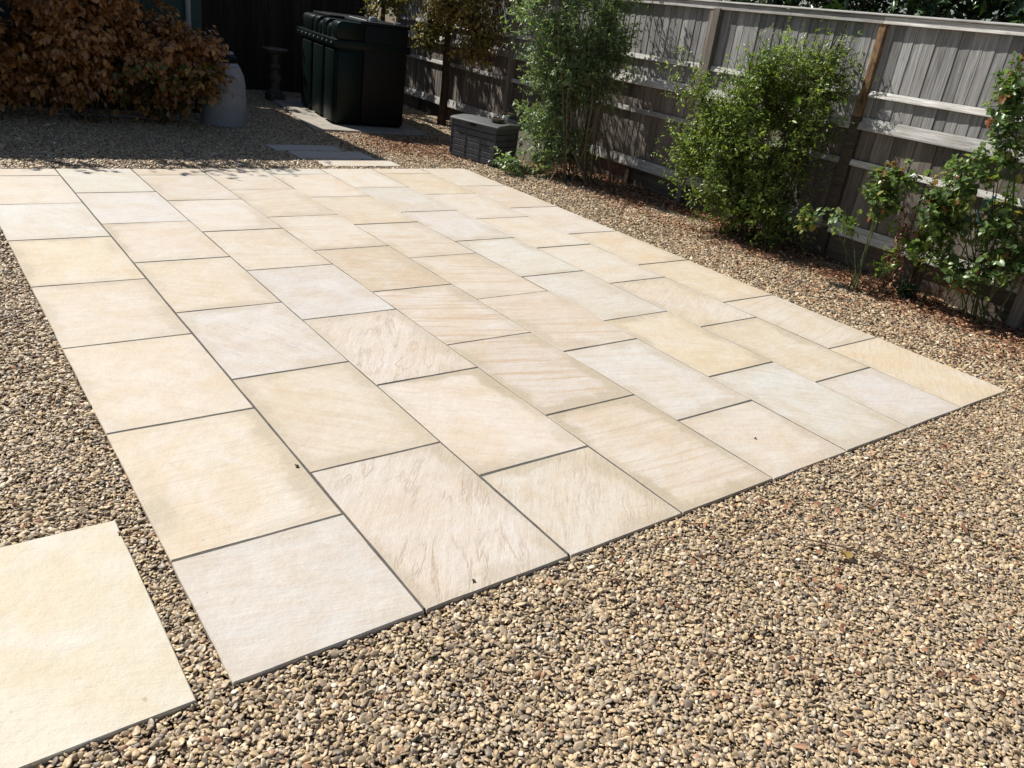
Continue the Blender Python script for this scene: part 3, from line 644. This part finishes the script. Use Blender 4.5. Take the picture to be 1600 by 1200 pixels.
# the two large green shrubs
shrub('pale_green_shrub', 'tall pale green shrub with bare canes below, beside the storage box', 'shrub', (6.12, 5.52, 0),
      [((5.95, 5.95, 1.28), (.44, .48, .56), 3), ((5.82, 6.1, 1.85), (.46, .52, .55), 2.6), ((6.28, 5.72, 1.62), (.32, .34, .75), 2.2), ((5.85, 6.05, .80), (.34, .36, .34), 1.2), ((6.35, 5.5, 1.25), (.14, .18, .45), .4), ((6.0, 5.8, .38), (.30, .34, .24), .7)], 26, 3900, 10, .042, .42, M['l_pale'], M['twig'], 31, up=.35, droop=.35, twl=.19, spread=.15, srad=.011, sprigs=420, stem_name='cane', lump=.28, sub=2.8, gap=-.13)
shrub('bright_green_shrub', 'broad bright green shrub with small leaves pressed against the middle of the fence', 'shrub', (6.25, 3.15, 0),
      [((6.06, 3.3, .88), (.44, .66, .50), 4), ((6.22, 3.05, 1.38), (.34, .50, .46), 2.8), ((5.98, 3.62, .72), (.34, .38, .38), 1.6), ((6.15, 3.15, .38), (.40, .62, .34), 2.0), ((6.38, 2.86, 1.85), (.12, .17, .38), .85), ((5.72, 3.85, 1.28), (.30, .3, .26), .20), ((6.08, 3.35, 1.42), (.26, .30, .34), 1.1)], 26, 4600, 10, .039, .36, M['l_green'], M['bark'], 32, up=.55, droop=.1, twl=.20, spread=.13, srad=.009, sprigs=700, lump=.30, sub=3.0, gap=-.10)
# roses and small plants along the fence foot
slim = shrub('rose_bush', 'slim leggy rose with yellowing leaves, between the bright green shrub and the big rose', 'rose bush', (5.85, 1.66, 0),
      [((5.80, 1.95, .47), (.15, .20, .14), 2), ((5.93, 1.74, .80), (.12, .14, .20), 1.3), ((5.65, 2.18, .47), (.06, .07, .06), .25), ((5.97, 1.64, .96), (.10, .10, .08), .5)], 6, 230, 7, .048, .68, M['l_rose'], M['greenstem'], 41, up=.5, droop=.3, twl=.15, spread=.02, srad=.006)
shrub('rose_bush', 'large sprawling rose bush with faded blooms at the right edge against the fence', 'rose bush', (6.15, .80, 0),
      [((6.10, 1.0, .85), (.20, .30, .26), 2.4), ((6.08, 1.05, 1.28), (.15, .20, .30), 1.7), ((6.15, .72, .52), (.18, .22, .22), 1.3), ((5.98, 1.30, .78), (.14, .18, .18), 1.2), ((6.06, 1.1, 1.66), (.12, .16, .20), .8), ((6.15, .55, 1.1), (.2, .2, .5), 1.2), ((6.0, 1.15, 1.02), (.16, .22, .16), 1.0), ((6.05, 1.0, .38), (.2, .25, .14), .8)], 12, 780, 8, .050, .70, M['l_rose'], M['greenstem'], 42, up=.35, droop=.3, twl=.18, spread=.07, srad=.007)
shrub('rose_bush', 'dark leaved low rose in front of the pale bottom rail of the fence', 'rose bush', (6.13, 1.32, 0),
      [((6.05, 1.38, .52), (.14, .15, .16), 2), ((6.1, 1.25, .66), (.12, .15, .12), 1)], 6, 170, 7, .040, .68, M['l_green'], M['bark'], 43, up=.3, droop=.3, twl=.14, spread=.03, srad=.008)
yp = np.array([(5.66, 2.16, .52), (5.66, 2.20, .50), (5.68, 2.12, .46), (5.70, 2.17, .55)]) - np.array([5.85, 1.66, 0])
yl = leaves('yellow_leaf', yp, np.array([(-.5, .5, -.6), (-.2, .8, -.5), (-.4, -.2, -.8), (-.6, .1, .1)]), np.array([(-.6, -.3, .5)] * 4), .085, .06, M['l_rose'], slim, np.array([.97, .965, .975, .97]))
yl['label'] = 'large yellowing leaves'; MB().tube([(0, 0, .1), (-.08, .28, .42), (-.19, .5, .55)], [.004, .003, .002], 5).build('stem', M['greenstem'], slim)
shrub('seedling', 'short yellow green leafy seedling at the foot of the leggy rose', 'plant', (5.98, 1.52, 0),
      [((5.98, 1.52, .24), (.09, .12, .09), 1)], 4, 28, 6, .042, .6, M['l_green'], M['greenstem'], 44, up=.5, droop=.1, twl=.1, spread=.02, srad=.004)
shrub('ivy_plant', 'small clump of dark ivy leaves at the foot of the fence', 'ivy', (6.16, 1.38, 0),
      [((6.14, 1.38, .09), (.08, .10, .05), 1)], 3, 16, 6, .045, .95, M['l_laurel'], M['greenstem'], 45, up=.1, droop=.3, twl=.08, spread=.03, srad=.003)
shrub('low_leafy_plant', 'low arching grey green leafy plant in front of the storage box corner', 'plant', (5.55, 6.1, 0),
      [((5.42, 6.02, .12), (.26, .24, .09), 1), ((5.75, 5.95, .2), (.3, .2, .16), 1), ((6.0, 6.35, .42), (.22, .25, .25), 1.2)], 8, 120, 6, .062, .5, M['l_pale'], M['twig'], 46, up=.2, droop=.3, twl=.18, spread=.12, srad=.004)
# dead stems
def dead(name, label, base, n, h, sp, mat, seed, leafy=0, rad=.004):
    rr = random.Random(seed); root = empty(name, base); tag(root, label, 'dead plant'); pts = []
    for i in range(n):
        a = rr.uniform(0, 6.28); s = Vector((rr.gauss(0, sp * .35), rr.gauss(0, sp * .35), -.02)); e = s + Vector((math.cos(a) * sp * rr.random(), math.sin(a) * sp * rr.random(), h * rr.uniform(.5, 1)))
        m1 = s.lerp(e, .45) + Vector((rr.gauss(0, .025), rr.gauss(0, .025), 0)); MB().tube([s, m1, e], [rad, rad * .7, rad * .4], 5).build('dry_stem', mat, root)
        for k in range(leafy): pts.append(m1.lerp(e, rr.uniform(-.3, 1.05)))
        for k in range(2):
            q = m1.lerp(e, rr.random()); MB().tube([q, q + Vector((rr.gauss(0, .05), rr.gauss(0, .05), rr.uniform(.02, .09)))], [rad * .5, rad * .3], 4).build('dry_twig', mat, root)
    if pts:
        p = np.array([tuple(q) for q in pts]); k = len(p)
        leaves('dry_leaves', p, rng.normal(0, 1, (k, 3)) + [0, 0, -.3], rng.normal(0, .5, (k, 3)) + [0, 0, 1], .03, .015, M['l_litter'], root)
dead('dead_cane_clump', 'clump of bare reddish brown dead canes right of the tall pale green shrub', (6.28, 5.22, 0), 26, .55, .16, M['redtwig'], 51)
dead('dead_fern', 'upright rusty brown dead frond plant standing before the lower fence boards', (6.12, 1.56, 0), 11, .80, .07, M['redtwig'], 52, 30)
dead('dry_weeds', 'dry brown stalks around the base of the leggy rose', (5.93, 1.52, 0), 16, .26, .14, M['twig'], 53, 2, .003)
dead('dry_stalks', 'brown brittle stalks at the foot of the large rose bush', (6.2, 1.12, 0), 14, .42, .16, M['redtwig'], 54, 2, .0035)

# faded blooms on the big rose, wire mesh, tie
for k, (p, lb) in enumerate([((6.06, 1.12, 1.92), 'dark red faded rose bloom near the top of the fence'), ((5.97, 1.15, 1.46), 'pinkish faded rose bloom among the leaves of the big rose'), ((6.03, 1.0, .80), 'orange withered rose bloom low on the big rose')]):
    n_ = 14; dv = unit(rng.normal(0, 1, (n_, 3)) + [0, 0, .6])
    o = leaves('rose_bloom', dv * .006, dv, np.cross(dv, rng.normal(0, 1, (n_, 3))), .034, .034, M['petal'], None, np.full(n_, [.0, .7, 1.][k]))
    o.location = p; del o['kind']; tag(o, lb, 'rose bloom', 'faded blooms on the big rose')
tag(MB().tube([(6.0, .93, .98), (5.97, .97, .92), (5.97, 1.0, .84), (6.0, .99, .77), (6.03, .95, .75)], .005, 6).build('plant_tie', M['cyan'], smooth=True), 'bright blue green plastic plant tie looped on the big rose', 'plant tie')
wm = MB()
for k in range(12): wm.tube([(6.32, .62 + k * .05, .40), (6.35, .62 + k * .05, .74)], .0013, 4)
for k in range(8): wm.tube([(6.302 + k * .004, .6, .37 + k * .05), (6.302 + k * .004, 1.2, .37 + k * .05)], .0013, 4)
tag(wm.build('wire_mesh', M['twig']), 'square wire mesh panel behind the big rose against the lower fence', 'wire mesh')

# laurel hedge behind the fence
shrub('laurel_hedge', 'dark glossy laurel hedge rising above the fence at the top right', 'hedge', (7.5, 1.5, 0),
      [((7.4, .3, 2.4), (.7, 1.6, 1.0), 2), ((7.5, 2.2, 2.45), (.7, 1.6, 1.0), 2), ((7.6, 4.4, 2.4), (.6, 1.6, .9), 1.5), ((7.4, -1.2, 2.4), (.7, 1.0, .9), .8)], 14, 3300, 8, .105, .38, M['l_laurel'], M['bark'], 61, up=.5, droop=.2, twl=.26, srad=.02, spread=.8)

# ------------------------------------------------------------------ leaf litter, fallen leaf, twigs, snails
def litter(name, label, pts, L=.026):
    p = np.array(pts); k = len(p)
    leaves(name, p, rng.normal(0, 1, (k, 3)) * [1, 1, .25], rng.normal(0, .45, (k, 3)) + [0, 0, 1], L * np.exp(rng.normal(0, .3, k)), L * .6, M['l_litter'], None, label=label, cat='leaf litter')
A_ = []
while len(A_) < 15000:
    y = rng.uniform(.2, 7.2); x = 6.36 + .067 * y - abs(rng.normal(0, .42)); 
    if noise.noise(Vector((x * 2.2, y * 1.6, 3))) + rng.uniform(-.35, .35) > -.05 and outside_slabs(np.array([x]), np.array([y]), .03)[0]:
        A_.append((x, y, -.001 + rng.uniform(.003, .020)))
litter('leaf_litter', 'red brown dry leaves scattered on the gravel along the fence', A_, .032)
B_ = []
while len(B_) < 2600:
    y = rng.normal(7.5, .55); x = rng.normal(5.0, .55)
    if outside_slabs(np.array([x]), np.array([y]), .05)[0] and y > 6.35 and not (5.1 < x < 5.9 and 6.3 < y < 7.2 and (x-5.375)*.26*-1+ (y-6.384)*.965 > -1 and (x-5.375)*.965+(y-6.384)*.26 > -.02): B_.append((x, y, -.001 + rng.uniform(0, .014)))
litter('leaf_litter', 'red brown dry leaves on the gravel between the storage box and the tank', B_, .032)
C_ = [(rng.uniform(1.2, 5.6), rng.uniform(-1.3, -.05), .001) for _ in range(380)] + [(4.95 + rng.uniform(0, .6), rng.uniform(-.3, 4), .001) for _ in range(260)]
C_ += [(6.1 - abs(rng.normal(0, .45)), rng.uniform(.1, 5.5), .004) for _ in range(900)]
C_ = [c for c in C_ if c[0] > 4.92 or c[1] < 0]
litter('leaf_litter', 'sparse dry leaf scraps on the open gravel in front of and right of the patio', C_, .03)
o = leaves('fallen_leaf', np.array([(0, 0, 0.), (.004, .0, .004)]), np.array([(1., .25, .35), (-.4, .8, .5)]), np.array([(-.3, 0, 1.), (.4, .3, 1)]), .052, .042, M['l_brgreen'], None, np.array([.86, .80]))
o.location = (2.20, -.52, .004); del o['kind']; tag(o, 'curled tan dead leaf on the open gravel right of centre', 'leaf')
tag(MB().tube([(2.13, -.34, .006), (2.22, -.45, .014), (2.34, -.58, .009), (2.40, -.70, .014), (2.50, -.80, .007)], [.0035, .003, .003, .0025, .002], 5).build('fallen_twig', M['twig']), 'thin dark twig lying on the gravel beside the curled dead leaf', 'twig')
def snail(x, y, s, lb):
    r_ = empty('snail_shell', (x, y, 0.0005), random.uniform(0, 6)); tag(r_, lb, 'snail shell')
    pts = []; rad = []
    for k in range(22):
        a = k * .55; q = .55 * math.exp(-.11 * k); pts.append((q * s * math.cos(a), q * s * math.sin(a), s * (.35 + .028 * k))); rad.append(s * .38 * math.exp(-.10 * k))
    MB().tube(pts, rad, 8).build('shell', M['snail'], r_, smooth=True)
    MB().tube([(s * .5, -.1 * s, s * .12), (s * .9, -.5 * s, s * .1), (s * 1.0, -.55 * s, s * .06)], [s * .2, s * .12, s * .05], 6).build('foot', M['bark'], r_, smooth=True)
snail(.823, .045, .011, 'small brown snail shell near the front edge of the second slab from the left')
snail(.578, .955, .013, 'dark snail shell beside the joint at the right edge of the large cream slab')
snail(2.683, .291, .009, 'tiny snail shell alone on the plain tan slab toward the right')
snail(-.108, .80, .009, 'tiny dark snail shell at the far corner of the lone honey slab')
